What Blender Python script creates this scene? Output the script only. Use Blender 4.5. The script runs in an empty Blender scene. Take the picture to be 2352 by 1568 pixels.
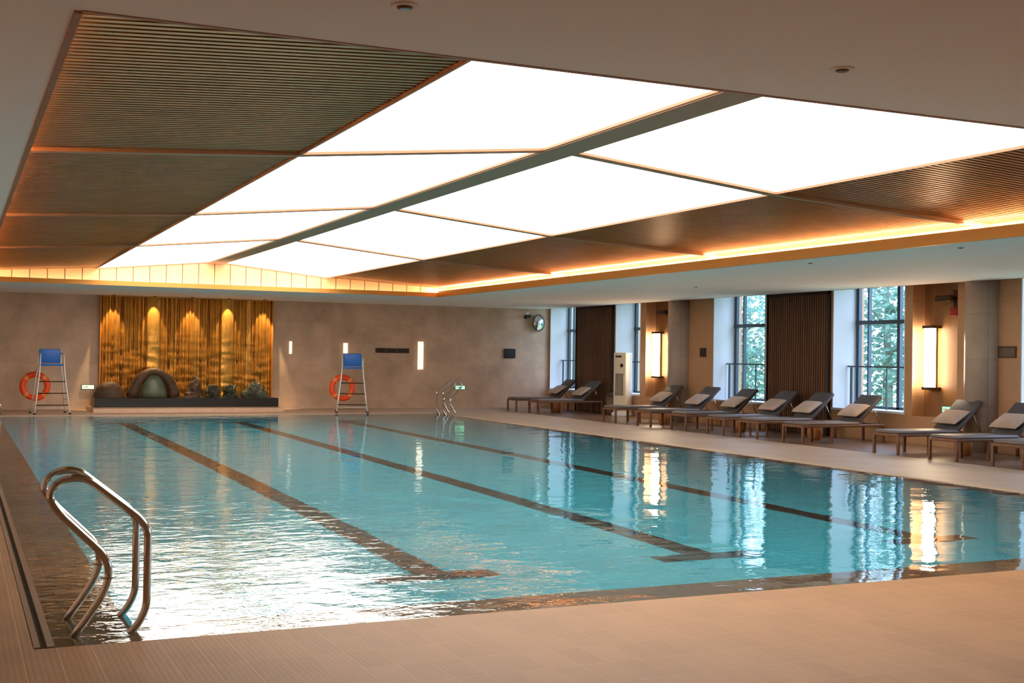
import bpy, math, random
from mathutils import Vector, Matrix, noise
R = math.radians
PI = math.pi
sc = bpy.context.scene
col = sc.collection
random.seed(7)

def S(r, g, b):
    f = lambda c: (c/255/12.92 if c/255 <= .04045 else ((c/255+.055)/1.055)**2.4)
    return (f(r), f(g), f(b), 1)

# ---------------------------------------------------------------- mesh builder
class MB:
    def __init__(s): s.v = []; s.f = []; s.sm = []; s.mi = []
    def add(s, vs, fs, smooth=False, mi=0):
        o = len(s.v); s.v += [tuple(v) for v in vs]
        s.f += [tuple(i+o for i in f) for f in fs]
        s.sm += [smooth]*len(fs); s.mi += [mi]*len(fs); return s
    def box(s, a, b, mi=0):
        x0, x1 = sorted((a[0], b[0])); y0, y1 = sorted((a[1], b[1])); z0, z1 = sorted((a[2], b[2]))
        vs = [(x0,y0,z0),(x1,y0,z0),(x1,y1,z0),(x0,y1,z0),(x0,y0,z1),(x1,y0,z1),(x1,y1,z1),(x0,y1,z1)]
        return s.add(vs, [(0,3,2,1),(4,5,6,7),(0,1,5,4),(1,2,6,5),(2,3,7,6),(3,0,4,7)], False, mi)
    def hexa(s, vs, mi=0):
        return s.add(vs, [(0,3,2,1),(4,5,6,7),(0,1,5,4),(1,2,6,5),(2,3,7,6),(3,0,4,7)], False, mi)
    def rbox(s, a, b, r=.02, n=3, mi=0):
        # box with rounded edges (superellipsoid-like grid)
        c = [(a[i]+b[i])/2 for i in range(3)]; h = [abs(b[i]-a[i])/2 for i in range(3)]
        r = min([r]+h)
        N = 4*(n+1); vs = []; fs = []
        lat = []
        for k in range(n+1): lat.append((-PI/2 + PI/2*k/n, -1))
        for k in range(n+1): lat.append((PI/2*k/n, 1))
        for (t, sg) in lat:
            for q in range(4):
                for k in range(n+1):
                    an = q*PI/2 + PI/2*k/n
                    sx = 1 if q in (0, 3) else -1; sy = 1 if q in (0, 1) else -1
                    vs.append((c[0]+sx*(h[0]-r)+r*math.cos(t)*math.cos(an), c[1]+sy*(h[1]-r)+r*math.cos(t)*math.sin(an), c[2]+sg*(h[2]-r)+r*math.sin(t)))
        L = len(lat)
        for i in range(L-1):
            for j in range(N):
                j2 = (j+1) % N
                fs.append((i*N+j, i*N+j2, (i+1)*N+j2, (i+1)*N+j))
        fs.append(tuple(range(N-1, -1, -1))); fs.append(tuple((L-1)*N+j for j in range(N)))
        return s.add(vs, fs, True, mi)
    def bar(s, p, q, w, h, up=(0,0,1), mi=0):
        p, q = Vector(p), Vector(q); d = (q-p).normalized(); u = Vector(up)
        sd = d.cross(u)
        if sd.length < 1e-4: sd = d.cross(Vector((1,0,0)))
        sd.normalize(); u = sd.cross(d)
        a, b = sd*w/2, u*h/2
        return s.hexa([p-a-b, q-a-b, q+a-b, p+a-b, p-a+b, q-a+b, q+a+b, p+a+b], mi)
    def tube(s, pts, r, n=10, closed=False, mi=0, rs=None):
        pts = [Vector(p) for p in pts]; m = len(pts); vs = []; fs = []
        t0 = (pts[1]-pts[0]).normalized()
        nrm = t0.cross(Vector((0,0,1)))
        if nrm.length < .05: nrm = t0.cross(Vector((0,1,0)))
        nrm.normalize(); prev = t0
        for i, p in enumerate(pts):
            if closed: t = (pts[(i+1) % m]-pts[i-1]).normalized()
            elif i == 0: t = t0
            elif i == m-1: t = (pts[i]-pts[i-1]).normalized()
            else: t = (pts[i+1]-pts[i-1]).normalized()
            nrm = prev.rotation_difference(t) @ nrm; prev = t
            bn = t.cross(nrm); rr = rs[i] if rs else r
            for k in range(n):
                an = 2*PI*k/n; vs.append(p+nrm*rr*math.cos(an)+bn*rr*math.sin(an))
        for i in range(m if closed else m-1):
            for k in range(n):
                i2 = (i+1) % m; k2 = (k+1) % n
                fs.append((i*n+k, i*n+k2, i2*n+k2, i2*n+k))
        s.add(vs, fs, True, mi)
        if not closed:
            o = len(s.v)-m*n
            s.f += [tuple(o+k for k in range(n-1, -1, -1)), tuple(o+(m-1)*n+k for k in range(n))]; s.sm += [False]*2; s.mi += [mi]*2
        return s
    def lathe(s, prof, n=24, c=(0,0,0), axis='z', mi=0, smooth=True):
        vs = []; fs = []
        for (r, z) in prof:
            for k in range(n):
                a = 2*PI*k/n; x, y = r*math.cos(a), r*math.sin(a)
                p = {'z': (x, y, z), 'x': (z, x, y), 'y': (y, z, x)}[axis]
                vs.append((c[0]+p[0], c[1]+p[1], c[2]+p[2]))
        for i in range(len(prof)-1):
            for k in range(n):
                k2 = (k+1) % n; fs.append((i*n+k, i*n+k2, (i+1)*n+k2, (i+1)*n+k))
        s.add(vs, fs, smooth, mi)
        o = len(s.v)-len(vs)
        s.f += [tuple(o+k for k in range(n-1, -1, -1)), tuple(o+(len(prof)-1)*n+k for k in range(n))]; s.sm += [False]*2; s.mi += [mi]*2
        return s
    def build(s, name, mats, parent=None, bevel=0):
        me = bpy.data.meshes.new(name); me.from_pydata(s.v, [], s.f)
        if not isinstance(mats, (list, tuple)): mats = [mats]
        for m in mats: me.materials.append(m)
        me.polygons.foreach_set('use_smooth', s.sm); me.polygons.foreach_set('material_index', s.mi)
        me.update()
        o = bpy.data.objects.new(name, me); col.objects.link(o)
        if parent: o.parent = parent
        if bevel:
            m = o.modifiers.new('bevel', 'BEVEL'); m.width = bevel; m.segments = 2; m.limit_method = 'ANGLE'
        return o

def smooth_path(pts, r=.06, n=5):
    """polyline with rounded corners"""
    P = [Vector(p) for p in pts]; out = [P[0]]
    for i in range(1, len(P)-1):
        a, b, c = P[i-1], P[i], P[i+1]
        d1 = (a-b); d2 = (c-b); k = min(r, d1.length*.49, d2.length*.49)
        s, e = b+d1.normalized()*k, b+d2.normalized()*k
        for j in range(n+1):
            t = j/n; out.append(s*(1-t)**2+b*2*t*(1-t)+e*t*t)
    out.append(P[-1]); return out

def tag(o, label=None, cat=None, group=None, kind=None):
    if label: o['label'] = label
    if cat: o['category'] = cat
    if group: o['group'] = group
    if kind: o['kind'] = kind
    return o
def thing(name, label, cat, loc=(0,0,0), rz=0, group=None):
    o = bpy.data.objects.new(name, None); col.objects.link(o); o.empty_display_size = .1
    o.location = loc; o.rotation_euler = (0, 0, rz); return tag(o, label, cat, group)
def children(o): return [c for c in bpy.data.objects if c.parent == o]
def copy_tree(o, parent=None):
    c = o.copy(); col.objects.link(c)
    if parent: c.parent = parent
    for ch in children(o): copy_tree(ch, c)
    return c
def struct(o): o['kind'] = 'structure'; return o

# ---------------------------------------------------------------- materials
def mat(name): 
    m = bpy.data.materials.new(name); m.use_nodes = True; nt = m.node_tree
    return m, nt, nt.nodes['Principled BSDF']
def N(nt, t, **kw):
    n = nt.nodes.new(t)
    for k, v in kw.items(): setattr(n, k, v)
    return n
def simple(name, c, rough=.5, metal=0, bump=0, bscale=40, vary=0, vscale=6, coat=0, stretch=(1,1,1)):
    m, nt, b = mat(name)
    b.inputs['Roughness'].default_value = rough; b.inputs['Metallic'].default_value = metal
    b.inputs['Base Color'].default_value = c; b.inputs['Coat Weight'].default_value = coat
    if vary or bump:
        tc = N(nt, 'ShaderNodeTexCoord'); mp = N(nt, 'ShaderNodeMapping'); mp.inputs['Scale'].default_value = stretch
        nt.links.new(tc.outputs['Object'], mp.inputs[0])
        no = N(nt, 'ShaderNodeTexNoise'); no.inputs['Scale'].default_value = vscale; no.inputs['Detail'].default_value = 6
        nt.links.new(mp.outputs[0], no.inputs['Vector'])
        if vary:
            mx = N(nt, 'ShaderNodeMix', data_type='RGBA')
            mx.inputs['A'].default_value = tuple(x*(1-vary) for x in c[:3])+(1,)
            mx.inputs['B'].default_value = tuple(min(1, x*(1+vary)) for x in c[:3])+(1,)
            rp = N(nt, 'ShaderNodeMapRange'); rp.inputs[1].default_value = .3; rp.inputs[2].default_value = .7
            nt.links.new(no.outputs[0], rp.inputs[0]); nt.links.new(rp.outputs[0], mx.inputs['Factor'])
            nt.links.new(mx.outputs['Result'], b.inputs['Base Color'])
        if bump:
            n2 = N(nt, 'ShaderNodeTexNoise'); n2.inputs['Scale'].default_value = bscale
            nt.links.new(mp.outputs[0], n2.inputs['Vector'])
            bp = N(nt, 'ShaderNodeBump'); bp.inputs['Distance'].default_value = bump
            nt.links.new(n2.outputs[0], bp.inputs['Height']); nt.links.new(bp.outputs[0], b.inputs['Normal'])
    return m
def emit(name, c, s):
    m = bpy.data.materials.new(name); m.use_nodes = True; nt = m.node_tree; nt.nodes.clear()
    e = N(nt, 'ShaderNodeEmission'); e.inputs[0].default_value = c; e.inputs[1].default_value = s
    o = N(nt, 'ShaderNodeOutputMaterial'); nt.links.new(e.outputs[0], o.inputs[0]); return m

def brick_mat(name, c1, c2, cm, w, h, mortar, rough=.4, bump=.001, vary=0, offset=0, vec=None, spec=.5, coat=0, dots=0):
    m, nt, b = mat(name)
    tc = N(nt, 'ShaderNodeTexCoord'); src = tc.outputs['Object']
    if vec:
        mp = N(nt, 'ShaderNodeMapping'); mp.inputs['Rotation'].default_value = vec; nt.links.new(src, mp.inputs[0]); src = mp.outputs[0]
    br = N(nt, 'ShaderNodeTexBrick', offset=offset, squash=1.0)
    br.inputs['Scale'].default_value = 1; br.inputs['Brick Width'].default_value = w; br.inputs['Row Height'].default_value = h
    br.inputs['Mortar Size'].default_value = mortar; br.inputs['Mortar Smooth'].default_value = .3; br.inputs['Bias'].default_value = 0
    br.inputs['Color1'].default_value = c1; br.inputs['Color2'].default_value = c2; br.inputs['Mortar'].default_value = cm
    nt.links.new(src, br.inputs['Vector'])
    out = br.outputs['Color']
    if vary:
        no = N(nt, 'ShaderNodeTexNoise'); no.inputs['Scale'].default_value = 1.3; no.inputs['Detail'].default_value = 8; no.inputs['Roughness'].default_value = .65
        nt.links.new(src, no.inputs['Vector'])
        mr = N(nt, 'ShaderNodeMapRange'); mr.inputs[1].default_value = .3; mr.inputs[2].default_value = .7; mr.inputs[3].default_value = 1-vary; mr.inputs[4].default_value = 1+vary
        nt.links.new(no.outputs[0], mr.inputs[0])
        mx = N(nt, 'ShaderNodeVectorMath', operation='SCALE'); nt.links.new(out, mx.inputs[0]); nt.links.new(mr.outputs[0], mx.inputs['Scale']); out = mx.outputs[0]
    nt.links.new(out, b.inputs['Base Color'])
    b.inputs['Roughness'].default_value = rough; b.inputs['Specular IOR Level'].default_value = spec; b.inputs['Coat Weight'].default_value = coat
    bp = N(nt, 'ShaderNodeBump', invert=True); bp.inputs['Distance'].default_value = bump
    hgt = br.outputs['Fac']
    if dots:
        vo = N(nt, 'ShaderNodeTexVoronoi'); vo.inputs['Scale'].default_value = dots; vo.inputs['Randomness'].default_value = 0
        nt.links.new(src, vo.inputs['Vector'])
        sm = N(nt, 'ShaderNodeMath', operation='MULTIPLY_ADD'); sm.inputs[1].default_value = .9
        nt.links.new(vo.outputs['Distance'], sm.inputs[0]); nt.links.new(br.outputs['Fac'], sm.inputs[2]); hgt = sm.outputs[0]
    nt.links.new(hgt, bp.inputs['Height']); nt.links.new(bp.outputs[0], b.inputs['Normal'])
    return m

M = {}
M['deck'] = brick_mat('deck_tile', S(134,97,62), S(127,91,57), S(148,111,75), .17, .34, .0035, rough=.62, spec=.35, bump=.0012, vary=.08, dots=34)
M['palestone'] = brick_mat('pale_stone', S(206,178,154), S(198,170,146), S(182,154,132), .6, .6, .003, rough=.5, bump=.0005, vary=.07)
M['loungefloor'] = brick_mat('brown_floor', S(146,118,98), S(136,108,90), S(104,82,68), 1.2, .2, .003, rough=.3, bump=.0004, vary=.12)
M['ledge'] = brick_mat('brown_stone', S(120,88,66), S(92,68,52), S(70,52,40), .6, .45, .004, rough=.3, vary=.3)
M['pooltile'] = brick_mat('turquoise_tile', S(56,150,170), S(64,160,178), S(110,188,200), .25, .125, .004, rough=.3, bump=.0005, vary=.07, offset=.5)
M['lane'] = simple('dark_lane_tile', S(44,36,34), .35)
M['wallstone'] = brick_mat('travertine', S(216,180,150), S(208,172,142), S(196,160,132), 2.4, 1.2, .004, rough=.45, bump=.0006, vary=.24, vec=(R(90),0,0))
M['rightwall'] = brick_mat('tan_stone', S(198,152,114), S(192,146,108), S(160,120,86), .9, 1.2, .003, rough=.4, bump=.0005, vary=.08, vec=(R(90),R(0),R(90)))
M['ceil'] = simple('ceiling_paint', S(250,241,236), .8)
M['white'] = simple('white_paint', S(232,234,238), .55)
M['bronze'] = simple('bronze_slat', S(186,126,62), .34, .85, vary=.12, vscale=3)
M['backing'] = simple('dark_backing', S(48,36,28), .8)
M['barmetal'] = simple('grey_bronze_trim', S(172,120,88), .6, .0)
M['goldtrim'] = simple('gold_trim', S(206,140,62), .45, .35)
M['gable'] = brick_mat('gold_gable', S(216,178,128), S(208,170,120), S(110,78,44), .36, 3, .012, rough=.45, bump=.001, vec=(R(90),0,0))
M['panel'] = emit('ceiling_diffuser', (1, .925, .815, 1), 2.8)
M['led'] = emit('led_strip_glow', (1, .86, .62, 1), 150)
M['ledl'] = emit('led_strip_glow_soft', (1, .90, .58, 1), 95)
M['ledf'] = emit('led_strip_glow_gable', (1, .86, .64, 1), 9)
M['gold'] = simple('gold_relief', S(194,138,60), .33, .85, vary=.25, vscale=9, stretch=(1,1,.3), bump=.004, bscale=30)
M['black'] = simple('black_stone', S(30,28,27), .3)
M['marble'] = simple('pale_marble', S(214,180,152), .35, vary=.1)
M['rockb'] = simple('brown_rock', S(86,60,40), .6, bump=.02, bscale=9, vary=.3)
M['rockg'] = simple('green_grey_rock', S(68,70,56), .55, bump=.03, bscale=12, vary=.4)
M['jade'] = simple('pale_green_stone', S(94,102,80), .35, vary=.25, vscale=5)
M['steel'] = simple('polished_steel', S(205,198,190), .14, 1)
M['painted'] = simple('white_tube', S(226,220,212), .35, .2)
M['blue'] = simple('blue_plastic', S(30,110,205), .4)
M['orange'] = simple('orange_ring', S(255,84,30), .45)
M['orange2'] = simple('pale_orange_band', S(252,148,70), .45)
M['rope'] = simple('rope', S(206,190,160), .8)
M['wood'] = simple('dark_brown_frame', S(124,82,58), .42, vary=.2, vscale=14, stretch=(.2,1,1))
M['cushion'] = simple('charcoal_fabric', S(84,80,82), .55, bump=.001, bscale=120, vary=.08)
M['seatfab'] = simple('taupe_seat_fabric', S(128,116,112), .5, bump=.001, bscale=120, vary=.08)
M['pillow'] = simple('taupe_pillow', S(196,170,154), .85, bump=.001, bscale=90, vary=.1)
M['drum'] = simple('orange_wood', S(178,112,58), .45, vary=.2, vscale=5, stretch=(1,1,.2))
M['slat'] = simple('walnut_slat', S(104,68,44), .5, vary=.25, vscale=8, stretch=(1,1,.08))
M['darkwood'] = simple('dark_walnut', S(38,26,18), .6)
M['frame'] = simple('grey_blue_frame', S(74,88,98), .4, .4)
M['column'] = brick_mat('column_stone', S(186,166,150), S(176,156,140), S(140,124,112), .8, .9, .003, rough=.4, vary=.12, vec=(R(90),0,R(90)))
M['niche'] = simple('niche_wood', S(150,104,62), .5, vary=.12, vscale=8, stretch=(1,1,.1))
M['lamp'] = emit('sconce_glow', (1, .82, .55, 1), 15)
M['sconce'] = emit('slot_glow', (1, .80, .58, 1), .8)
M['cap'] = simple('dark_bronze', S(70,52,36), .4, .5)
M['cream'] = simple('cream_plastic', S(240,228,206), .4)
M['dark'] = simple('dark_grille', S(44,38,34), .5)
M['signb'] = simple('brown_sign', S(84,56,46), .5)
M['signi'] = simple('brown_sign_inner', S(112,88,70), .35)
M['blackp'] = simple('black_plastic', S(30,29,31), .35)
M['mirror'] = simple('convex_mirror', S(215,218,222), .06, 1)
M['red'] = simple('red_box', S(150,22,22), .4)
M['exit'] = emit('exit_glow', (.35, .9, .5, 1), .9)
M['exity'] = emit('exit_glow_pale', (.85, .95, .5, 1), .9)
M['green'] = simple('green_casing', S(40,110,80), .5)
M['trunk'] = simple('bark', S(150,150,140), .9, vary=.2)
M['grass'] = simple('lawn', S(150,180,120), .9, vary=.2)
M['sheet'] = simple('steel_channel', S(170,154,138), .3, .8)

def leafmat():
    m, nt, b = mat('leaf'); b.inputs['Base Color'].default_value = S(120,178,150); b.inputs['Roughness'].default_value = .6
    oi = N(nt, 'ShaderNodeTexCoord'); no = N(nt, 'ShaderNodeTexNoise'); no.inputs['Scale'].default_value = 1.6
    nt.links.new(oi.outputs['Object'], no.inputs['Vector'])
    mx = N(nt, 'ShaderNodeMix', data_type='RGBA'); mx.inputs['A'].default_value = S(84,138,136); mx.inputs['B'].default_value = S(150,186,158)
    nt.links.new(no.outputs[0], mx.inputs['Factor']); nt.links.new(mx.outputs['Result'], b.inputs['Base Color'])
    tr = N(nt, 'ShaderNodeBsdfTranslucent'); nt.links.new(mx.outputs['Result'], tr.inputs[0])
    ms = N(nt, 'ShaderNodeMixShader'); ms.inputs[0].default_value = .4
    nt.links.new(b.outputs[0], ms.inputs[1]); nt.links.new(tr.outputs[0], ms.inputs[2]); nt.links.new(ms.outputs[0], nt.nodes['Material Output'].inputs[0])
    return m
M['leaf'] = leafmat()
def panemat():
    m = bpy.data.materials.new('window_glass'); m.use_nodes = True; nt = m.node_tree; nt.nodes.clear()
    o = N(nt, 'ShaderNodeOutputMaterial'); t = N(nt, 'ShaderNodeBsdfTransparent'); t.inputs[0].default_value = (.93,.98,1,1)
    g = N(nt, 'ShaderNodeBsdfGlossy'); g.inputs['Roughness'].default_value = .02
    f = N(nt, 'ShaderNodeFresnel'); f.inputs[0].default_value = 1.3; mx = N(nt, 'ShaderNodeMixShader')
    ge = N(nt, 'ShaderNodeNewGeometry'); k = N(nt, 'ShaderNodeMath', operation='SUBTRACT'); k.inputs[0].default_value = 1; nt.links.new(ge.outputs['Backfacing'], k.inputs[1])
    k2 = N(nt, 'ShaderNodeMath', operation='MULTIPLY'); nt.links.new(f.outputs[0], k2.inputs[0]); nt.links.new(k.outputs[0], k2.inputs[1])
    nt.links.new(k2.outputs[0], mx.inputs[0]); nt.links.new(t.outputs[0], mx.inputs[1]); nt.links.new(g.outputs[0], mx.inputs[2]); nt.links.new(mx.outputs[0], o.inputs[0])
    return m
M['pane'] = panemat()
def watermat():
    m = bpy.data.materials.new('pool_water'); m.use_nodes = True; nt = m.node_tree; nt.nodes.clear()
    o = N(nt, 'ShaderNodeOutputMaterial'); g = N(nt, 'ShaderNodeBsdfGlass')
    g.inputs['Color'].default_value = (.92, .995, 1, 1); g.inputs['Roughness'].default_value = 0; g.inputs['IOR'].default_value = 1.33
    tc = N(nt, 'ShaderNodeTexCoord')
    def ns(scale, sx, sy, detail, dist=0):
        mp = N(nt, 'ShaderNodeMapping'); mp.inputs['Scale'].default_value = (sx, sy, 1); nt.links.new(tc.outputs['Object'], mp.inputs[0])
        n = N(nt, 'ShaderNodeTexNoise'); n.inputs['Scale'].default_value = scale; n.inputs['Detail'].default_value = detail; n.inputs['Distortion'].default_value = dist
        nt.links.new(mp.outputs[0], n.inputs['Vector']); return n.outputs[0]
    a = ns(1.1, 1, 1, 2, .3); b = ns(5.5, .8, 1.2, 3, .4); c = ns(16, 1, 1, 2)
    # livelier water on the ladder side of the pool
    sx = N(nt, 'ShaderNodeSeparateXYZ'); nt.links.new(tc.outputs['Object'], sx.inputs[0])
    mr = N(nt, 'ShaderNodeMapRange', interpolation_type='SMOOTHSTEP'); mr.inputs[1].default_value = 2.2; mr.inputs[2].default_value = 6.2; mr.inputs[3].default_value = WAVE_L; mr.inputs[4].default_value = WAVE_R
    nt.links.new(sx.outputs[0], mr.inputs[0])
    def mul(x, k):
        q = N(nt, 'ShaderNodeMath', operation='MULTIPLY'); nt.links.new(x, q.inputs[0])
        if isinstance(k, float): q.inputs[1].default_value = k
        else: nt.links.new(k, q.inputs[1])
        return q.outputs[0]
    def addn(x, y):
        q = N(nt, 'ShaderNodeMath', operation='ADD'); nt.links.new(x, q.inputs[0]); nt.links.new(y, q.inputs[1]); return q.outputs[0]
    h = addn(addn(mul(a, 1.0), mul(mul(b, .55), mr.outputs[0])), mul(mul(c, .10), mr.outputs[0]))
    bp = N(nt, 'ShaderNodeBump'); bp.inputs['Strength'].default_value = 1; bp.inputs['Distance'].default_value = .012
    nt.links.new(h, bp.inputs['Height']); nt.links.new(bp.outputs[0], g.inputs['Normal'])
    nt.links.new(g.outputs[0], o.inputs[0]); return m
WAVE_L, WAVE_R = .95, .26
M['water'] = watermat()

# ---------------------------------------------------------------- room dimensions (metres; camera stands at x=0, y=0)
YF = 33.2; XW = 16.4; ZC = 2.97
OX0, OX1, OY0, OY1 = .45, 10.8, 5.4, 28.0            # opening in the flat ceiling
PX0, PX1, PY0, PY1 = .5, 11.75, 6.75, 30.4           # water sheet
IX0, IX1, IY0, IY1 = .93, 11.45, 7.22, 30.1          # inside of the pool
BX0, BY0 = -1.6, -3.0

fl = MB()
fl.box((BX0, BY0, -.3), (PX0-.1, PY1, 0)).box((PX0-.1, BY0, -.3), (PX1, PY0, 0)).box((PX1, BY0, -.3), (XW, PY0, 0))
struct(fl.build('floor', M['deck']))
fl = MB(); fl.box((PX1, PY0, -.3), (14.12, YF, 0)).box((BX0, PY1, -.3), (PX1, YF, 0))      # pale stone walk on the window side and far end
struct(fl.build('floor', M['palestone']))
fl = MB(); fl.box((14.12, PY0, -.3), (XW, YF, 0))                                          # darker lounging area
struct(fl.build('floor', M['loungefloor']))

# pool basin
pb = thing('swimming_pool', 'long turquoise tiled swimming pool with dark lane lines in the floor', 'pool')
led = MB(); ZL = -.04
led.box((PX0, PY0, -.16), (IX0, PY1, ZL)).box((IX1, PY0, -.16), (PX1, PY1, ZL)).box((IX0, PY0, -.16), (IX1, IY0, ZL)).box((IX0, IY1, -.16), (IX1, PY1, ZL))
tag(led.build('overflow_ledge', M['ledge'], pb), 'brown stone ledge under shallow water')
ZP = -.87
bs = MB()
bs.box((IX0-.1, IY0-.1, ZP-.1), (IX1+.1, IY1+.1, ZP)).box((IX0-.1, IY0-.1, ZP), (IX0, IY1+.1, -.161)).box((IX1, IY0-.1, ZP), (IX1+.1, IY1+.1, -.161)).box((IX0, IY0-.1, ZP), (IX1, IY0, -.161)).box((IX0, IY1, ZP), (IX1, IY1+.1, -.161))
bs.build('basin', M['pooltile'], pb)
for x in (3.45, 5.97, 8.49):
    q = MB(); z1 = ZP+.004
    q.box((x-.14, 8.8, ZP-.01), (x+.14, 28.2, z1)).box((x-.5, 8.8, ZP-.01), (x+.5, 9.06, z1+.0005)).box((x-.5, 28.0, ZP-.01), (x+.5, 28.26, z1+.0005))
    q.build('lane_line', M['lane'], pb)
w = MB(); w.add([(PX0, PY0, -.012), (PX1, PY0, -.012), (PX1, PY1, -.012), (PX0, PY1, -.012)], [(0,1,2,3)])
tag(w.build('pool_water', M['water']), 'clear rippled pool water reflecting the glowing ceiling panels', 'water', kind='stuff')
# steel gutter channel on the left edge
g = MB(); x0 = PX0-.1
g.box((x0, PY0+.02, -.12), (x0+.032, PY1, .004)).box((x0+.064, PY0+.02, -.12), (x0+.1, PY1, .004)).box((x0+.032, PY0+.02, -.12), (x0+.064, PY1, -.06), 1)
y = PY0
tag(g.build('drain_channel', [M['sheet'], M['dark']]), 'narrow steel drain channel along the left pool edge', 'drain')

# walls
wf = MB(); wf.box((BX0-.2, YF, -.3), (XW+.9, YF+.25, 4)); struct(wf.build('wall_back', M['wallstone']))
wl = MB(); wl.box((BX0-.2, BY0-.2, -.3), (BX0, YF, 4)); struct(wl.build('wall_left', M['wallstone']))
wn = MB(); wn.box((BX0, BY0-.2, -.3), (XW+.9, BY0, 4)); struct(wn.build('wall_front', M['wallstone']))

ZS, ZT = .58, 3.2                                    # window sill and head
WIN = [(31.4, 33.1), (27.75, 29.1), (22.3, 24.37), (17.94, 20.03), (13.1, 15.17), (8.66, 10.73), (4.2, 6.3), (-.3, 1.8)]  # last three are out of view, added along the row to bring in daylight
NICHE = [(26.42, 27.5), (16.62, 17.75)]
XO = XW+.8
wr = MB()
segs = sorted([(a, b, 'w') for a, b in WIN]+[(a, b, 'n') for a, b in NICHE])
y = BY0
for a, b, k in segs:
    wr.box((XW, y, -.3), (XO, a, 4))
    if k == 'w': wr.box((XW, a, -.3), (XO, b, ZS)).box((XW, a, ZT), (XO, b, 4))
    else: wr.box((XW, a, -.3), (XO, b, .53)).box((XW+.325, a, .53), (XO, b, 3.1)).box((XW, a, 3.1), (XO, b, 4))
    y = b
wr.box((XW, y, -.3), (XO, YF, 4))
struct(wr.build('wall_right', M['rightwall']))

for i, (a, b) in enumerate(WIN):
    wd = bpy.data.objects.new('window_%d' % (i+1), None); col.objects.link(wd); wd.location = (XW, a, ZS); struct(wd)
    W = b-a; H = ZT-ZS
    r = MB(); t = .02
    r.box((-.01, W-t, 0), (.72, W, H)).box((-.01, 0, 0), (.72, t, H)).box((-.03, -.02, -.03), (.72, W+.02, .012)).box((-.0, t, H-t), (.72, W-t, H))
    r.build('window_reveal', M['white'], wd)
    f = MB(); X0, X1 = .58, .66
    for (ya, yb) in ((t, t+.07), (W-.03-t-.05, W-t), (W-.36-.04, W-.36)): f.box((X0, ya, .012), (X1, yb, H-t))
    if W > 1.8: f.box((X0, W-1.3, .012), (X1, W-1.22, H-t))
    f.box((X0, t, .012), (X1, W-t, .06)).box((X0, t, H-.08), (X1, W-t, H-t)).box((X0-.02, t, 1.72), (X1, W-t, 1.80))
    f.build('window_frame', M['frame'], wd)
    p = MB(); p.box((.615, t, .03), (.625, W-t, H-.05)); p.build('pane', M['pane'], wd)
    if i > 4: continue
    rl = thing('window_railing', ['thin grey metal guard rail in the far corner window', 'thin metal guard rail in the window behind the white cabinet', 'thin grey guard rail in the window between round column and walnut panel', 'thin grey guard rail in the large tree-view window', 'thin guard rail in the window at the right frame edge', '', '', ''][i], 'railing', (XW+.38, a+t, ZS+.012))
    q = MB(); q.box((-.02, 0, .83), (.02, W-2*t, .86)); q.build('top_rail', M['frame'], rl)
    for yy, ww in ((W-2*t-.10, .05), (W-2*t-1.15, .02)):
        if yy < 0: continue
        q = MB(); q.box((-.015, yy-ww/2, 0), (.015, yy+ww/2, .83)); q.build('post', M['frame'], rl)

# walnut slatted panels between the windows
for (a, b, lb) in ((29.14+.03, 31.32, 'tall dark walnut slatted wall panel beside the far corner window'), (20.1, 22.2, 'tall walnut slatted wall panel between the two large windows'), (10.9, 13.0, 'walnut slatted wall panel beyond the right frame edge')):
    t = thing('slatted_wall_panel', lb, 'wall panel', (XW, a, 0))
    W = b-a
    q = MB(); q.box((-.03, 0, 0), (-.001, W, 3.02)); q.build('backing_board', M['darkwood'], t)
    q = MB(); n = int(W/.075)
    for k in range(n):
        yy = .04+k*(W-.08)/n; q.box((-.06, yy, .02), (-.03, yy+.05, 2.92))
    q.build('slats', M['slat'], t)
    q = MB(); q.box((-.075, 0, 0), (-.03, .035, 3.02)).box((-.075, W-.035, 0), (-.03, W, 3.02)).box((-.075, 0, 2.92), (-.03, W, 3.02)); q.build('edge_frame', M['darkwood'], t)

# round stone columns
for (cy, lb) in ((25.74, 'round stone column between the lamp niche and the tan wall, farther one'), (15.97, 'round stone column right of the lamp niche near the frame edge')):
    q = MB(); q.lathe([(.31, 0), (.31, ZC)], 40, (XW-.05, cy, 0))
    o = q.build('stone_column', M['column']); tag(o, lb, 'column', 'round stone columns along the window wall')

# niches: wood lining, lamp
for i, (a, b) in enumerate(NICHE):
    W = b-a
    t = MB(); t.box((XW+.30, a, .53), (XW+.32, b, 3.1))
    struct(t.build('trim_%d' % (8+i), M['niche']))
    L = thing('wall_lamp', ['tall glowing wall lamp in the farther niche beside the white cabinet', 'tall glowing wall lamp in the nearer niche above a green exit sign'][i], 'lamp', (XW+.30, a+W*.74, 1.08), 0, 'tall niche lamps')
    q = MB(); q.box((-.2, -.10, 0), (-.1, .10, 1.1)); q.build('lamp_shade', M['lamp'], L)
    q = MB(); q.box((-.21, -.14, 1.1), (0, .14, 1.15)); q.build('top_cap', M['cap'], L)
    q = MB(); q.box((-.21, -.14, -.05), (0, .14, 0)); q.build('bottom_cap', M['cap'], L)
    q = MB(); q.box((-.1, -.05, 0), (0, .05, 1.1)); q.build('back_plate', M['cap'], L)
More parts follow.
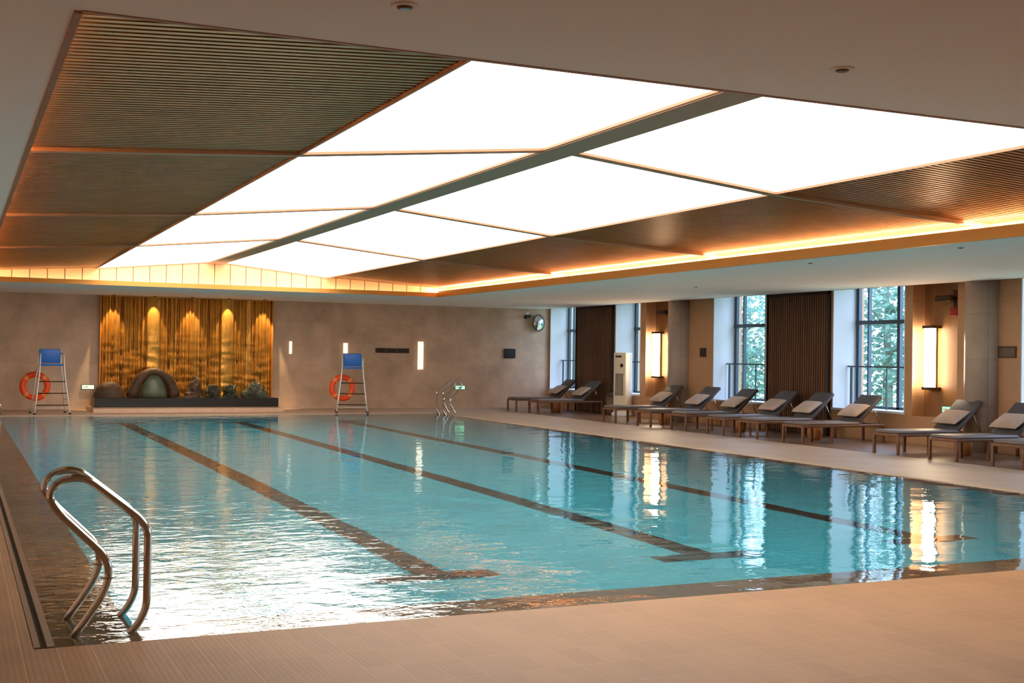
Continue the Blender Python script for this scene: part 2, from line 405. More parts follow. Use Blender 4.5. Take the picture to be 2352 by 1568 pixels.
# things in / near the niches
t = thing('security_camera', 'dark security camera high in the nearer lamp niche', 'camera', (XW+.30, 16.95, 2.72))
q = MB(); q.box((-.03, -.05, -.16), (0, .05, .16)); q.build('wall_bracket', M['cap'], t)
q = MB(); q.tube([(-.03, 0, 0), (-.10, 0, 0)], .02); q.build('arm', M['cap'], t)
q = MB(); q.rbox((-.2, -.05, -.06), (-.09, .36, .06), .03); q.build('camera_body', M['cap'], t)
t = thing('security_camera', 'dark security camera high in the farther lamp niche', 'camera', (XW+.30, 26.8, 2.72))
q = MB(); q.box((-.03, -.05, -.16), (0, .05, .16)); q.build('wall_bracket', M['cap'], t)
q = MB(); q.tube([(-.03, 0, 0), (-.10, 0, 0)], .02); q.build('arm', M['cap'], t)
q = MB(); q.rbox((-.2, -.05, -.06), (-.09, .36, .06), .03); q.build('camera_body', M['cap'], t)
t = MB(); t.rbox((XW+.25, 16.9, 2.40), (XW+.30, 17.06, 2.56), .01); tag(t.build('alarm_box', M['red']), 'small red alarm box under the security camera in the niche', 'alarm')
def exit_sign(loc, rz, lb, m='exit'):
    t = thing('exit_sign', lb, 'sign', loc, rz, 'low glowing exit signs')
    q = MB(); q.box((-.16, -.03, -.06), (.16, 0, .06)); q.build('casing', M['green'], t)
    q = MB(); q.box((-.145, -.035, -.048), (.145, -.03, .048)); q.build('lit_face', M[m], t)
    q = MB(); q.box((-.12, -.038, -.012), (-.03, -.035, .012)).add([(-.03, -.038, -.035), (.0, -.038, 0), (-.03, -.038, .035)], [(0,1,2)]); q.build('arrow', M['white'], t)
exit_sign((XW+.30, 17.1, .68), R(-90), 'low green exit sign at the bottom of the nearer lamp niche')
exit_sign((3.14, YF, .585), 0, 'low pale exit sign left of the gold relief', 'exity')
exit_sign((13.5, YF, .60), 0, 'low green exit sign on the back wall behind the far ladder')
t = thing('wall_sign', 'small dark sign on the tan wall left of the window', 'sign', (XW, 24.8, 1.7))
q = MB(); q.box((-.02, -.13, -.11), (0, .13, .11)); q.build('frame', M['signb'], t)
q = MB(); q.box((-.024, -.10, -.08), (-.02, .10, .08)); q.build('plate', M['dark'], t)
t = thing('wall_sign', 'wide brown framed sign on the tan wall right of the round column', 'sign', (XW, 15.47, 1.74))
q = MB(); q.box((-.02, -.2, -.10), (0, .2, .10)); q.build('frame', M['signb'], t)
q = MB(); q.box((-.024, -.17, -.07), (-.02, .17, .07)); q.build('plate', M['signi'], t)

# ---------------------------------------------------------------- ceiling
c = MB(); T = 3.05-ZC
def cbox(x0, y0, x1, y1): c.box((x0, y0, ZC), (x1, y1, ZC+.015))
cbox(BX0, BY0, XW-.28, OY0); cbox(BX0, OY1, XW-.28, YF); cbox(BX0, OY0, OX0, OY1); cbox(OX1, OY0, XW-.28, OY1)
struct(c.build('ceiling', M['ceil']))
c = MB(); c.box((XW-.28, BY0, ZT+.05), (XW, YF, ZT+.12)); struct(c.build('trim_1', M['white']))   # top of the curtain slot
c = MB(); c.box((XW-.30, BY0, ZC-.004), (XW-.27, YF, ZC+.004+.3)); struct(c.build('trim_2', M['barmetal']))
# upstand fascia around the opening
fz = 3.11
c = MB(); c.box((OX1-.02, OY0, ZC-.002), (OX1+.02, OY1+.02, fz)); struct(c.build('trim_3', M['goldtrim']))
c = MB(); c.box((OX0-.02, OY1-.02, ZC-.002), (OX1-.02, OY1+.02, 3.07)); struct(c.build('trim_4', M['goldtrim']))
c = MB(); c.box((OX0-.02, OY0, ZC-.012), (OX0+.012, OY1-.02, fz)); struct(c.build('trim_5', M['barmetal']))
c = MB(); c.box((OX0+.012, OY0-.02, ZC-.004), (OX1-.02, OY0+.012, fz)); struct(c.build('trim_6', M['barmetal']))

XR0, XR1 = 5.25, 5.6; PXL, PXR = 2.8, 8.05
ZR, ZPN, ZE = 3.60, 3.36, 3.19
XE0, XE1 = OX0-.3, OX1+.35
GY = OY1+.35                                        # gable plane
JY = [OY0-.3, 10.85, 16.3, 21.75, GY]               # section joints
def zl(x):                                          # roof underside height across the room
    if x < PXL: return ZE+(ZPN-ZE)*(x-XE0)/(PXL-XE0)
    if x < XR0: return ZPN+(ZR-ZPN)*(x-PXL)/(XR0-PXL)
    if x <= XR1: return ZR
    if x <= PXR: return ZPN+(ZR-ZPN)*(PXR-x)/(PXR-XR1)
    return ZE+(ZPN-ZE)*(XE1-x)/(XE1-PXR)
# roof shell above everything
c = MB()
for (xa, xb) in ((XE0-.1, XR0), (XR0, XR1), (XR1, XE1+.1)):
    c.hexa([(xa, JY[0]-.1, zl(xa)+.2), (xb, JY[0]-.1, zl(xb)+.2), (xb, GY+.2, zl(xb)+.2), (xa, GY+.2, zl(xa)+.2),
            (xa, JY[0]-.1, zl(xa)+.3), (xb, JY[0]-.1, zl(xb)+.3), (xb, GY+.2, zl(xb)+.3), (xa, GY+.2, zl(xa)+.3)])
struct(c.build('ceiling_shell', M['backing']))
c = MB(); c.box((XE0-.12, JY[0]-.12, ZC+.015), (XE0, GY+.2, 3.6)).box((XE1, JY[0]-.12, ZC+.015), (XE1+.12, GY+.2, 3.6)).box((XE0, JY[0]-.12, ZC+.015), (XE1, JY[0], 3.9))
struct(c.build('trim_7', M['gable']))
# trough floors that carry the light strips are the top of the ceiling slab, lined in gold
# gable
c = MB(); n = 30
c.box((XE0, GY, ZC+.015), (XE1, GY+.12, 3.9)); gb = c.build('gable_panels', M['gable']); tag(gb, 'glowing gold jointed panels closing the far end of the vaulted ceiling', 'wall panel')

# ridge beam
c = MB(); c.box((XR0, JY[0], ZR-.035), (XR1, GY, ZR+.05)); tag(c.build('ridge_beam', M['barmetal']), 'long flat brown beam along the ridge between the glowing panels', 'beam')
sidew = ['left', 'right']; ordw = ['nearest', 'second', 'third', 'farthest']
for s in (0, 1):
    for k in range(4):
        y0, y1 = JY[k]+(.05 if k else 0), JY[k+1]-(.05 if k < 3 else 0)
        xi, xo = (XR0, PXL) if s == 0 else (XR1, PXR)
        xa, xb = min(xi, xo), max(xi, xo)
        t = thing('ceiling_light_panel', '%s glowing white ceiling panel on the %s slope of the vault' % (ordw[k], sidew[s]), 'ceiling light', (xa, y0, zl(xa)), 0, 'glowing ceiling panels')
        dz = zl(xb)-zl(xa)+ (0); W = xb-xa; L = y1-y0
        q = MB(); q.hexa([(.02,.02,0), (W-.02,.02,dz), (W-.02,L-.02,dz), (.02,L-.02,0), (.02,.02,.03), (W-.02,.02,dz+.03), (W-.02,L-.02,dz+.03), (.02,L-.02,.03)]); q.build('diffuser', M['panel'], t)
        q = MB()
        for (a, b, wd_) in (((.01,0,0), (.01,L,0), .02), ((W-.01,0,dz), (W-.01,L,dz), .02)): q.bar(a, b, wd_, .05)
        for yy in (.01, L-.01): q.bar((.02,yy,0), (W-.02,yy,dz), .02, .05)
        q.build('frame', M['barmetal'], t)
        # slats outside of the panels
        xa, xb = (XE0, PXL) if s == 0 else (PXR, XE1)
        t = thing('slatted_ceiling_section', '%s bronze slatted ceiling section on the %s side' % (ordw[k], sidew[s]), 'slatted ceiling', (xa, y0, zl(xa)), 0, 'bronze slatted ceiling sections')
        W = xb-xa; dz = zl(xb)-zl(xa)
        q = MB(); n = int(L/.085)
        for j in range(n):
            yy = (j+.5)*L/n
            q.hexa([(0,yy-.024,0), (W,yy-.024,dz), (W,yy+.024,dz), (0,yy+.024,0), (0,yy-.024,.045), (W,yy-.024,dz+.045), (W,yy+.024,dz+.045), (0,yy+.024,.045)])
        q.build('slats', M['bronze'], t)
        q = MB(); q.hexa([(0,0,.06), (W,0,dz+.06), (W,L,dz+.06), (0,L,.06), (0,0,.08), (W,0,dz+.08), (W,L,dz+.08), (0,L,.08)]); q.build('backing_sheet', M['backing'], t)
        if k < 3:
            yj = JY[k+1]
            q = MB(); xi = XR0 if s == 0 else XR1; xe = XE0 if s == 0 else XE1; xm = PXL if s == 0 else PXR
            q.bar((xi, yj, zl(xi)-.0), (xm, yj, zl(xm)-.0), .09, .06).bar((xm, yj, zl(xm)), (xe, yj, zl(xe)), .09, .06)
            tag(q.build('ceiling_crossbar', M['barmetal']), '%s grey brown cross bar on the %s slope of the vaulted ceiling' % (ordw[k], sidew[s]), 'ceiling bar', 'cross bars between ceiling panels')
# led strips in the cove
def strip(lb, a, b, m):
    q = MB(); q.box(a, b); tag(q.build('cove_light_strip', m), lb, 'light strip')
strip('warm light strip hidden in the cove along the right side', (OX1+.09, OY0+.1, ZC+.0+.02), (OX1+.12, OY1+.2, ZC+.05), M['led'])
strip('warm light strip hidden in the cove along the left side', (OX0-.12, OY0+.1, ZC+.02), (OX0-.09, OY1+.2, ZC+.05), M['ledl'])
strip('warm light strip hidden in the cove under the gable', (OX0+.0, OY1+.12, ZC+.03), (OX1+.0, OY1+.15, ZC+.05), M['ledf'])

# ceiling fittings
for (x, y, lb) in ((1.64, 4.69, 'small round ceiling sensor at the top of the photo, left one'), (3.9, 4.72, 'small round ceiling sensor in front of the bright right panels'),
                   (11.25, 11.36, 'small ceiling sensor on the window-side ceiling, nearest one'), (11.3, 14.33, 'small ceiling sensor on the window-side ceiling, middle one'), (13.3, 20.4, 'small ceiling sensor on the window-side ceiling before the walnut panel')):
    t = thing('ceiling_sensor', lb, 'sensor', (x, y, ZC), 0, 'round ceiling sensors')
    q = MB(); q.lathe([(.055, -.008), (.06, 0)], 24); q.build('trim_ring', M['ceil'], t)
    q = MB(); q.lathe([(.02, -.018), (.03, -.015), (.034, -.008)], 20); q.build('sensor_head', M['signi'], t)

# ---------------------------------------------------------------- gold relief with rocks
gx0, gx1, gz0, gz1 = 3.42, 7.88, .34, 2.94
cen = [3.70, 4.73, 5.69, 6.66, 7.62]
gm = MB(); nx, nz = 300, 90; vs = []
rnd = [random.random() for _ in range(400)]
for j in range(nz+1):
    z = gz0+(gz1-gz0)*j/nz
    for i in range(nx+1):
        x = gx0+(gx1-gx0)*i/nx
        ph = x*62+1.6*math.sin(x*9.1)+.8*math.sin(x*23)
        fl_ = .026*math.sin(ph)+.012*math.sin(x*31+2)
        wob = .018*noise.noise(Vector((x*3, z*9, 1.3)))*max(0, min(1, (2.3-z)/1.1))
        pil = 0
        for cx in (cen[1], cen[3]):
            d = abs(x-cx)/.17
            if d < 1: pil = max(pil, 1); fl_ = .015*math.sqrt(max(0, 1-d*d))*1.5
        y = YF-.10-fl_-pil*.05-wob
        vs.append((x, y, z))
fs = [(j*(nx+1)+i, j*(nx+1)+i+1, (j+1)*(nx+1)+i+1, (j+1)*(nx+1)+i) for j in range(nz) for i in range(nx)]
gr = thing('gold_wall_relief', 'gold fluted wall relief lit by five downlights', 'wall art')
gm.add(vs, fs, True); gm.build('relief_surface', M['gold'], gr)
q = MB(); q.box((gx0, YF-.065, gz0), (gx1, YF-.001, gz1)); q.build('backing_board', M['darkwood'], gr)
q = MB(); q.box((gx0-.02, YF-.16, gz0), (gx0, YF, gz1+.0)).box((gx1, YF-.16, gz0), (gx1+.03, YF, gz1)).box((gx0-.02, YF-.16, gz1), (gx1+.03, YF, gz1+.025)); q.build('edge_frame', M['goldtrim'], gr)
for i, x in enumerate(cen):
    t = thing('downlight', '%s small downlight above the gold relief' % ['leftmost', 'second from left', 'middle', 'second from right', 'rightmost'][i], 'downlight', (x, YF-.36, ZC), 0, 'downlights over the gold relief')
    q = MB(); q.lathe([(.04, -.012), (.05, 0)], 20); q.build('trim_ring', M['cap'], t)
    l = bpy.data.lights.new('downlight_lamp', 'SPOT'); l.energy = 170; l.color = (1, .76, .42); l.spot_size = R(46); l.spot_blend = .35; l.shadow_soft_size = .025
    lo = bpy.data.objects.new('downlight_lamp', l); col.objects.link(lo); lo.location = (x, YF-.36, ZC-.02); lo.rotation_euler = (R(14), 0, 0)
q = MB(); q.box((3.12, 31.55, 0), (7.86, YF, .10)); tag(q.build('marble_step', M['marble']), 'low pale marble step under the black plinth', 'step')
q = MB(); q.box((3.22, 32.28, .10), (7.9, YF-.17, .33)); tag(q.build('stone_plinth', M['black'], bevel=.01), 'long black stone plinth below the gold relief', 'plinth')
def rock(name, lb, cx, w, h, d, m, seed, power=2.0, rough=.18, skew=0, fr=2.2):
    q = MB(); n, k = 40, 18; vs = []
    for j in range(k+1):
        t = j/k; rr = (1-t**power)**(1/power) if t < 1 else 0
        rr = max(rr, .02)
        for i in range(n):
            a = 2*PI*i/n
            x = math.cos(a)*w/2*rr+skew*t*w; y = math.sin(a)*d/2*rr; z = h*t
            nn = noise.fractal(Vector((x*fr+seed, y*fr, z*fr)), 1, 2.2, 4)
            f = 1+rough*nn
            vs.append((x*f, y*f, z*(1+rough*.5*nn) if j else 0))
    fs = [(j*n+i, j*n+(i+1) % n, (j+1)*n+(i+1) % n, (j+1)*n+i) for j in range(k) for i in range(n)]
    q.add(vs, fs, rough < .12); q.f.append(tuple(k*n+i for i in range(n))); q.sm.append(False); q.mi.append(0)
    t = q.build(name, m); t.location = (cx, 32.72, .33); return tag(t, lb, 'rock')
rock('rock_mound', 'low rounded brown rock mound at the left end of the plinth', 3.62, .76, .42, .5, M['rockb'], 3, 2.0, .1)
rk = thing('arched_rock', 'tall arched brown rock around a pale green stone', 'rock', (4.72, 32.75, .345))
q = MB(); pts = []
for i in range(25):
    a = PI*i/24; pts.append((-.42*math.cos(a)*(1+.25*(1-math.sin(a))), 0, .66*math.sin(a)**.8))
q.tube(pts, .11, 12, rs=[.16-.06*math.sin(PI*i/24) for i in range(25)]); q.build('arch', M['rockb'], rk)
q = MB(); n = 30; prof = [(.33*math.cos(t*PI/2/9)+.001, .60*math.sin(t*PI/2/9)) for t in range(10)]
q.lathe(prof, n); o = q.build('round_stone', M['jade'], rk); o.scale = (1, .45, 1); tag(o, 'pale green rounded stone')
rock('rock_spire', 'pointed brown rock in the middle of the plinth', 5.75, .48, .66, .45, M['rockb'], 11, 1.15, .35, .04, 5)
rock('craggy_rock', 'dark green craggy rock, left of the pair right of the spire', 6.24, .36, .34, .42, M['rockg'], 17, 2.6, .45, 0, 7)
rock('craggy_rock', 'dark green craggy rock, right of the pair right of the spire', 6.70, .34, .36, .42, M['rockg'], 23, 2.6, .45, 0, 7)
rock('peaked_rock', 'grey peaked rock at the right end of the plinth', 7.38, .70, .52, .45, M['rockg'], 31, 1.1, .4, -.05, 5)

# ---------------------------------------------------------------- back wall fittings
def slot(lb, x, w, z0, z1):
    t = thing('wall_sconce', lb, 'wall lamp', (x, YF, z0), 0, 'narrow sconces on the back wall')
    q = MB(); q.box((-w/2, -.05, .0), (w/2, -.012, z1-z0)); q.build('lamp_shade', M['sconce'], t)
    q = MB(); q.box((-w/2-.01, -.012, -.02), (w/2+.01, 0, z1-z0+.02)); q.build('back_plate', M['marble'], t)
slot('thin short glowing sconce just right of the gold relief', 8.43, .07, 1.52, 1.86)
slot('glowing sconce behind the lifeguard chair on the right', 10.0, .12, 1.42, 1.84)
slot('tallest glowing sconce, right of the long brown sign', 12.25, .16, 1.12, 1.92)
t = thing('long_wall_sign', 'long narrow brown lettering sign on the back wall', 'sign', (11.4, YF, 1.65))
q = MB(); q.box((-.51, -.015, -.07), (.51, 0, .07)); q.build('plate', M['signb'], t)
q = MB(); q.box((-.47, -.018, -.05), (.48, -.015, -.042))
random.seed(3)
for k in range(15):
    x = -.47+k*.064
    if k in (4, 9): continue
    q.box((x, -.02, -.05), (x+.042, -.015, .05))
q.build('raised_lettering', M['darkwood'], t)
t = thing('wall_clock_panel', 'square black panel on the back wall near the window corner', 'panel', (15.08, YF, 1.62))
q = MB(); q.rbox((-.19, -.05, -.14), (.19, 0, .14), .02); q.build('casing', M['blackp'], t)
q = MB(); q.box((-.16, -.053, -.11), (.16, -.05, .11)); q.build('screen', M['dark'], t)
t = thing('security_camera', 'black and white security camera high in the back wall corner', 'camera', (15.66, YF, 2.78))
q = MB(); q.box((-.05, -.03, -.09), (.05, 0.002, .09)); q.build('wall_bracket', M['cream'], t)
q = MB(); q.tube([(0, -.03, 0), (0, -.12, -.03)], .02); q.build('arm', M['cream'], t)
q = MB(); q.tube([(.02, -.10, -.03), (-.20, -.28, -.07)], .055, 14); q.build('camera_body', M['blackp'], t)
t = thing('convex_mirror', 'round convex safety mirror in the far right corner', 'mirror', (15.95, YF, 2.55), R(20))
q = MB(); prof = [(.24, 0), (.235, .02), (.2, .06), (.14, .10), (.07, .12), (.001, .128)]
q.lathe([(r, -.12-z) for r, z in prof], 32, axis='y'); q.build('mirror_dome', M['mirror'], t)
q = MB(); q.tube([(.245*math.cos(a*PI/16), -.12, .245*math.sin(a*PI/16)) for a in range(32)], .014, 8, True); q.build('rim', M['cap'], t)
q = MB(); q.tube([(0, 0.05, 0), (0, -.12, 0)], .02); q.build('bracket_arm', M['cap'], t)

# ---------------------------------------------------------------- pool ladders
def ladder(lb, yA, mirror=False, x0=0, gap=.47):
    prof = [(.60, -.035), (.70, .10), (.775, .22), (.80, .33), (.77, .42), (.53, .66), (.47, .76), (.53, .84), (.66, .855), (.95, .62), (1.0, .55), (1.0, .12), (.96, .03), (.84, -.10)]
    t = thing('pool_ladder', lb, 'ladder', (x0, yA, 0), 0, 'steel pool ladders')
    sg = -1 if mirror else 1
    for i in (0, 1):
        p = smooth_path([(sg*x, i*gap, z) for x, z in prof], .085, 5)
        q = MB(); q.tube(p, .021, 14); q.build('rail', M['steel'], t)
    for (x, z) in ((.90, -.045-.0), (.985, .0)):
        q = MB(); q.bar((sg*x, 0, z), (sg*x, gap, z), .05, .02)
        if z < -.1: pass
    for (x, z) in ((.795, .34),):
        for i in (0, 1):
            q = MB(); q.lathe([(.042, -.006), (.042, .006)], 16, (sg*x, i*gap, .30)); q.build('collar', M['steel'], t)
    return t
ladder('large polished steel pool ladder in the near left corner', 7.05)
ladder('small far steel pool ladder at the far right pool corner', 29.55, True, 12.55, .47)
t = thing('handrail_post', 'short steel rail post at the far left frame edge', 'rail', (1.0, 30.75, 0))
q = MB(); q.tube(smooth_path([(.0, 0, 0), (.0, 0, .26), (-.35, 0, .34), (-.35, 0, 0)], .1), .02); q.build('rail', M['steel'], t)

# ---------------------------------------------------------------- lifeguard chairs and rings
def lifeguard_chair(lb, loc, rz):
    t = thing('lifeguard_chair', lb, 'chair', loc, rz, 'lifeguard chairs')
    for s in (-1, 1):
        q = MB(); q.tube(smooth_path([(s*.40, -.36, 0), (s*.33, -.26, .55), (s*.27, -.2, 1.12), (s*.265, -.19, 1.40)], .15), .017); q.build('leg', M['painted'], t)
        q = MB(); q.tube(smooth_path([(s*.40, .42, 0), (s*.30, .24, .9), (s*.25, .2, 1.2), (s*.25, .26, 1.56)], .15), .017); q.build('leg', M['painted'], t)
        q = MB(); q.tube(smooth_path([(s*.265, -.19, 1.40), (s*.265, -.1, 1.44), (s*.25, .245, 1.44)], .06), .016); q.build('armrest', M['painted'], t)
        q = MB(); q.tube([(s*.355, -.30, .35), (s*.355, .33, .35)], .011); q.build('side_brace', M['painted'], t)
        for (x, y) in ((s*.40, -.36), (s*.40, .42)):
            q = MB(); q.lathe([(.03, 0), (.03, .03), (.02, .04)], 14, (x, y, 0)); q.build('foot_cap', M['blackp'], t)
    for z in (.22, .50, .78):
        k = .40-.07*z/.55 if z < .55 else .33-.06*(z-.55)/.57
        yy = -.36+.10*z/.55 if z < .55 else -.26+.06*(z-.55)/.57
        q = MB(); q.tube([(-k, yy, z), (k, yy, z)], .014); q.build('rung', M['cap'], t)
    q = MB(); q.tube([(-.385, .38, .12), (.385, .38, .12)], .011); q.build('rear_brace', M['painted'], t)
    q = MB(); q.rbox((-.25, -.24, 1.15), (.25, .2, 1.20), .02); q.build('seat', M['blue'], t)
    q = MB(); vs = []
    q.rbox((-.24, .17, 1.22), (.24, .22, 1.55), .02); q.build('backrest', M['blue'], t)
    return t
lifeguard_chair('white tube lifeguard chair with blue seat at the left, beside the gold relief', (2.10, 31.15, 0), R(4))
lifeguard_chair('white tube lifeguard chair with blue seat in front of the middle of the back wall', (9.50, 30.85, 0), R(-16))
def ring(lb, loc, rz, stz):
    t = thing('life_ring', lb, 'life ring', loc, rz, 'orange life rings')
    Rr = .28; r = .072
    q = MB(); q.tube([(Rr*math.cos(a*PI/24), 0, Rr*math.sin(a*PI/24)) for a in range(48)], r, 14, True); q.build('ring', M['orange'], t)
    for k in range(4):
        c0 = R(45+90*k)
        q = MB(); q.tube([(Rr*math.cos(c0+d*.05), 0, Rr*math.sin(c0+d*.05)) for d in range(-3, 4)], r+.004, 14); q.build('band', M['orange2'], t)
    q = MB(); q.tube([((Rr+.068+.012*math.sin(a*PI/24*4))*math.cos(a*PI/24), 0, (Rr+.068+.012*math.sin(a*PI/24*4))*math.sin(a*PI/24)) for a in range(48)], .006, 6, True); q.build('grab_rope', M['orange'], t)
    q = MB(); q.tube([(0, .0, Rr+.05), (.07, -.09, stz)], .008, 6); q.build('hanging_strap', M['rope'], t)
ring('orange life ring hanging on the left lifeguard chair', (1.78, 31.68, .645), R(-2), .5)
ring('orange life ring hanging on the middle lifeguard chair', (9.40, 31.42, .635), R(-2), .5)

# ---------------------------------------------------------------- loungers
def make_lounger():
    t = thing('sun_lounger', '', 'sun lounger')          # origin at foot end, near corner; runs to +x, width to +y
    Lg, Wd, h = 1.95, .62, .35
    q = MB(); q.rbox((0, 0, h-.05), (Lg, .045, h), .012).rbox((0, Wd-.045, h-.05), (Lg, Wd, h), .012).rbox((0, .04, h-.05), (.045, Wd-.04, h), .012).rbox((Lg-.045, .04, h-.05), (Lg, Wd-.04, h), .012)
    for k in range(20): q.box((.08+k*.088, .04, h-.035), (.13+k*.088, Wd-.04, h-.02))
    q.build('frame', M['wood'], t)
    for x in (.0, .66, Lg-.045):
        for y in (.0, Wd-.045):
            q = MB(); q.rbox((x, y, 0), (x+.045, y+.045, h-.04), .008); q.build('leg', M['wood'], t)
    q = MB(); q.rbox((.02, .02, h), (1.36, Wd-.02, h+.05), .025); q.build('seat_cushion', M['seatfab'], t)
    a = R(42); p0 = Vector((1.34, 0, h+.01)); d = Vector((math.cos(a), 0, math.sin(a))); n = Vector((-math.sin(a), 0, math.cos(a)))
    q = MB(); Lb = .76
    o = q.rbox((0, .02, 0), (Lb, Wd-.02, .055), .025)
    q.v = [tuple(p0+d*v[0]+n*v[2]+Vector((0, v[1], 0))) for v in q.v]; q.build('backrest', M['cushion'], t)
    q = MB(); q.bar(p0+Vector((0,.06,-.012)), p0+d*Lb+Vector((0,.06,-.012)), .03, .02).bar(p0+Vector((0,Wd-.06,-.012)), p0+d*Lb+Vector((0,Wd-.06,-.012)), .03, .02).bar(p0+d*Lb+Vector((0,.06,-.012)), p0+d*Lb+Vector((0,Wd-.06,-.012)), .03, .02); q.build('backrest_frame', M['wood'], t)
    for y in (.07, Wd-.07):
        q = MB(); q.tube([p0+d*.5+Vector((0, y, -.02)), (Lg-.06, y, h-.02)], .009, 8); q.build('support_strut', M['steel'], t)
    q = MB(); N1 = 14; vs = []; fs = []
    for sgn in (1, -1):
        for i in range(N1+1):
            for j in range(N1+1):
                u, v = i/N1*2-1, j/N1*2-1
                th = .055*((1-u**6)*(1-v**6))**.5
                vs.append((u*.2*(1+.04*v*v), v*.27*(1+.04*u*u), sgn*th))
    K = (N1+1)**2
    for i in range(N1):
        for j in range(N1):
            f = (i*(N1+1)+j, (i+1)*(N1+1)+j, (i+1)*(N1+1)+j+1, i*(N1+1)+j+1); fs += [f, tuple(K+x for x in reversed(f))]
    q.add(vs, fs, True)
    b = R(30); dd = Vector((math.cos(b), 0, math.sin(b))); nn = Vector((-math.sin(b), 0, math.cos(b)))
    c = p0+d*.24+n*.115
    q.v = [tuple(c+dd*v[0]+nn*v[2]+Vector((0, Wd/2+v[1], 0))) for v in q.v]; tag(q.build('pillow', M['pillow'], t), 'taupe headrest pillow')
    return t
ys = [30.8, 29.35, 25.2, 23.6, 22.15, 20.75, 19.6, 18.2, 15.7, 14.4, 13.1]
lbs = ['farthest dark lounger with taupe pillow, in front of the far corner window',
       'dark lounger with taupe pillow in front of the far walnut slatted panel',
       'dark lounger with taupe pillow in front of the farther round column',
       'dark lounger under the far end of the middle window, beside the tan wall sign',
       'dark lounger with backrest across the middle window',
       'dark lounger before the left half of the large walnut slatted panel',
       'dark lounger before the right half of the large walnut slatted panel',
       'dark lounger with taupe pillow in front of the large tree-view window',
       'dark lounger with taupe pillow in front of the nearer round column',
       'dark lounger cut by the right frame edge, only its foot end showing',
       'nearest lounger at the right frame edge, only a frame corner showing']
proto = make_lounger()
for i, y in enumerate(ys):
    o = proto if i == 0 else copy_tree(proto)
    o.location = (14.22, y, 0); o['label'] = lbs[i]; o['group'] = 'sun loungers along the window wall'
# drum side tables
for i, (y, lb) in enumerate(((30.4, 'orange wood drum table between the two farthest loungers'), (24.75, 'orange wood drum table beside the lounger by the farther round column'), (21.72, 'orange wood drum table under the window-side loungers before the walnut panel'), (19.2, 'orange wood drum table left of the lounger at the tree-view window'), (15.35, 'orange wood drum table by the lounger at the nearer round column'))):
    t = thing('drum_side_table', lb, 'side table', (15.3, y, 0), 0, 'drum side tables between loungers')
    q = MB(); q.lathe([(.11, 0), (.13, .02), (.15, .14), (.14, .28), (.12, .31)], 28); q.build('drum_body', M['drum'], t)
    q = MB(); q.lathe([(.14, .31), (.145, .32), (.14, .33)], 28); q.build('table_top', M['wood'], t)

# standing air cabinet
t = thing('air_cabinet', 'tall cream standing air cabinet before the far window recess', 'air conditioner', (16.1, 28.15, 0), R(-62))
q = MB(); q.rbox((-.20, -.16, .10), (.20, .16, 1.68), .03); q.build('cabinet_body', M['cream'], t)
q = MB(); q.box((-.14, -.166, .55), (.14, -.16, 1.12)); 
for k in range(7): q.box((-.13+k*.042, -.176, .56), (-.115+k*.042, -.166, 1.11), 1)
q.build('grille', [M['dark'], M['cream']], t)
q = MB(); q.box((-.13, -.166, 1.55), (.05, -.16, 1.60)); q.build('air_outlet', M['dark'], t)
q = MB(); q.lathe([(.05, -.168), (.05, -.158)], 20, (.06, 0, 1.34), 'y'); q.build('control_dial', M['dark'], t)
q = MB(); q.rbox((-.22, -.2, 0), (.22, .18, .10), .02); q.build('base', M['white'], t)
t = thing('waste_bin', 'low grey round bin beside the cream air cabinet', 'bin', (16.1, 28.72, 0))
q = MB(); q.lathe([(.14, 0), (.16, .5)], 24); q.build('bin_body', M['signi'], t)
q = MB(); q.lathe([(.165, .5), (.165, .53), (.12, .58), (.01, .6)], 24); q.build('lid', M['signb'], t)

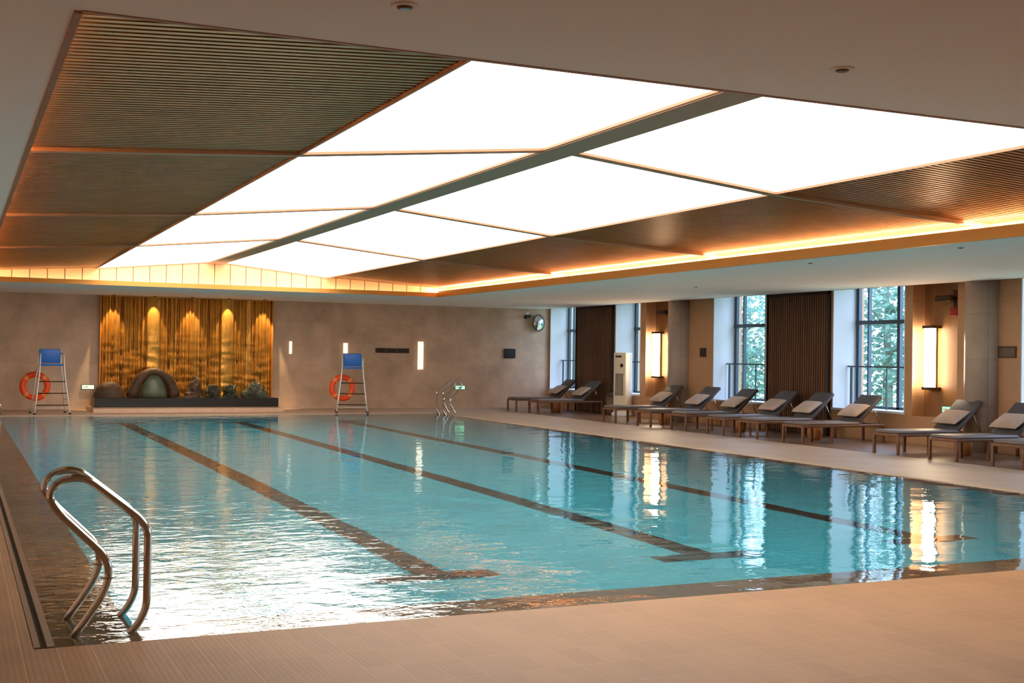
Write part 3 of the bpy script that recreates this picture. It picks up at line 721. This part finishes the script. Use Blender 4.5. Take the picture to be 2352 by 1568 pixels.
# ---------------------------------------------------------------- outside
g = MB(); g.box((XO+.02, -5, -1.1), (60, 60, -1.0)); tag(g.build('lawn', M['grass']), 'pale green lawn outside the windows', 'grass', kind='stuff')
random.seed(11)
def tree(lb, x, y, hgt, rad, seed):
    random.seed(seed)
    t = thing('tree', lb, 'tree', (x, y, -.93), 0, 'trees outside the windows')
    q = MB(); q.tube([(0,0,0), (.05,.1,hgt*.35), (-.1,0,hgt*.7)], .14, 8, rs=[.16,.12,.06])
    for k in range(7):
        a = k*2.4; z = hgt*(.3+.06*k); q.tube([(0,.05,z), (math.cos(a)*rad*.6, math.sin(a)*rad*.6, z+.7)], .04, 6, rs=[.05,.015])
    q.build('trunk', M['trunk'], t)
    q = MB(); 
    for k in range(5600):
        u = random.random()**.4; th = random.uniform(0, 2*PI); ph = math.acos(random.uniform(-1, 1))
        p = Vector((rad*u*math.sin(ph)*math.cos(th), rad*u*math.sin(ph)*math.sin(th), hgt*.55+hgt*.5*u*math.cos(ph)))
        if noise.noise(p*1.1+Vector((seed, 0, 0))) < -.3: continue
        s = random.uniform(.08, .15)
        a = Vector((random.gauss(0,1), random.gauss(0,1), random.gauss(0,1))).normalized(); b = a.orthogonal().normalized()
        q.add([p-a*s, p+b*s*.45, p+a*s, p-b*s*.45], [(0,1,2,3)])
    q.build('foliage', M['leaf'], t)
tree('bushy green tree outside the tree-view window', 21.6, 24.2, 6.2, 1.9, 2)
tree('pale green tree seen through the middle window', 22.4, 31.5, 5.6, 1.8, 5)
tree('tree outside beyond the right frame edge window', 21.5, 19.0, 6.0, 1.8, 8)
tree('low green tree farther off beyond the tree-view window', 26.5, 27.0, 4.4, 2.0, 9)

# ---------------------------------------------------------------- world, camera, render look
wd = bpy.data.worlds.new('sky'); sc.world = wd; wd.use_nodes = True; nt = wd.node_tree
bg = nt.nodes['Background']; bg.inputs[0].default_value = (.60, .70, 1, 1); bg.inputs[1].default_value = 3.8
cam = bpy.data.cameras.new('camera'); co = bpy.data.objects.new('camera', cam); col.objects.link(co); sc.camera = co
cam.sensor_fit = 'HORIZONTAL'; cam.sensor_width = 36; cam.lens = 2800/2352*36; cam.clip_end = 200; cam.clip_start = .05
yaw, pitch, roll = .428456669, .0117839618, .014763265
f = Vector((math.sin(yaw)*math.cos(pitch), math.cos(yaw)*math.cos(pitch), math.sin(pitch)))
r0 = Vector((math.cos(yaw), -math.sin(yaw), 0)); u0 = r0.cross(f)
r1 = r0*math.cos(roll)+u0*math.sin(roll); u1 = u0*math.cos(roll)-r0*math.sin(roll)
co.matrix_world = Matrix(((r1.x, u1.x, -f.x, 0), (r1.y, u1.y, -f.y, 0), (r1.z, u1.z, -f.z, 1.55), (0, 0, 0, 1)))
vs_ = sc.view_settings; vs_.view_transform = 'Standard'; vs_.look = 'None'; vs_.gamma = 1; vs_.exposure = 1.0; vs_.use_curve_mapping = False

cy = sc.cycles; cy.use_denoising = True; cy.max_bounces = 8; cy.transmission_bounces = 6; cy.transparent_max_bounces = 8
cy.use_adaptive_sampling = True; cy.adaptive_threshold = .05; cy.sample_clamp_indirect = 8; cy.blur_glossy = .5
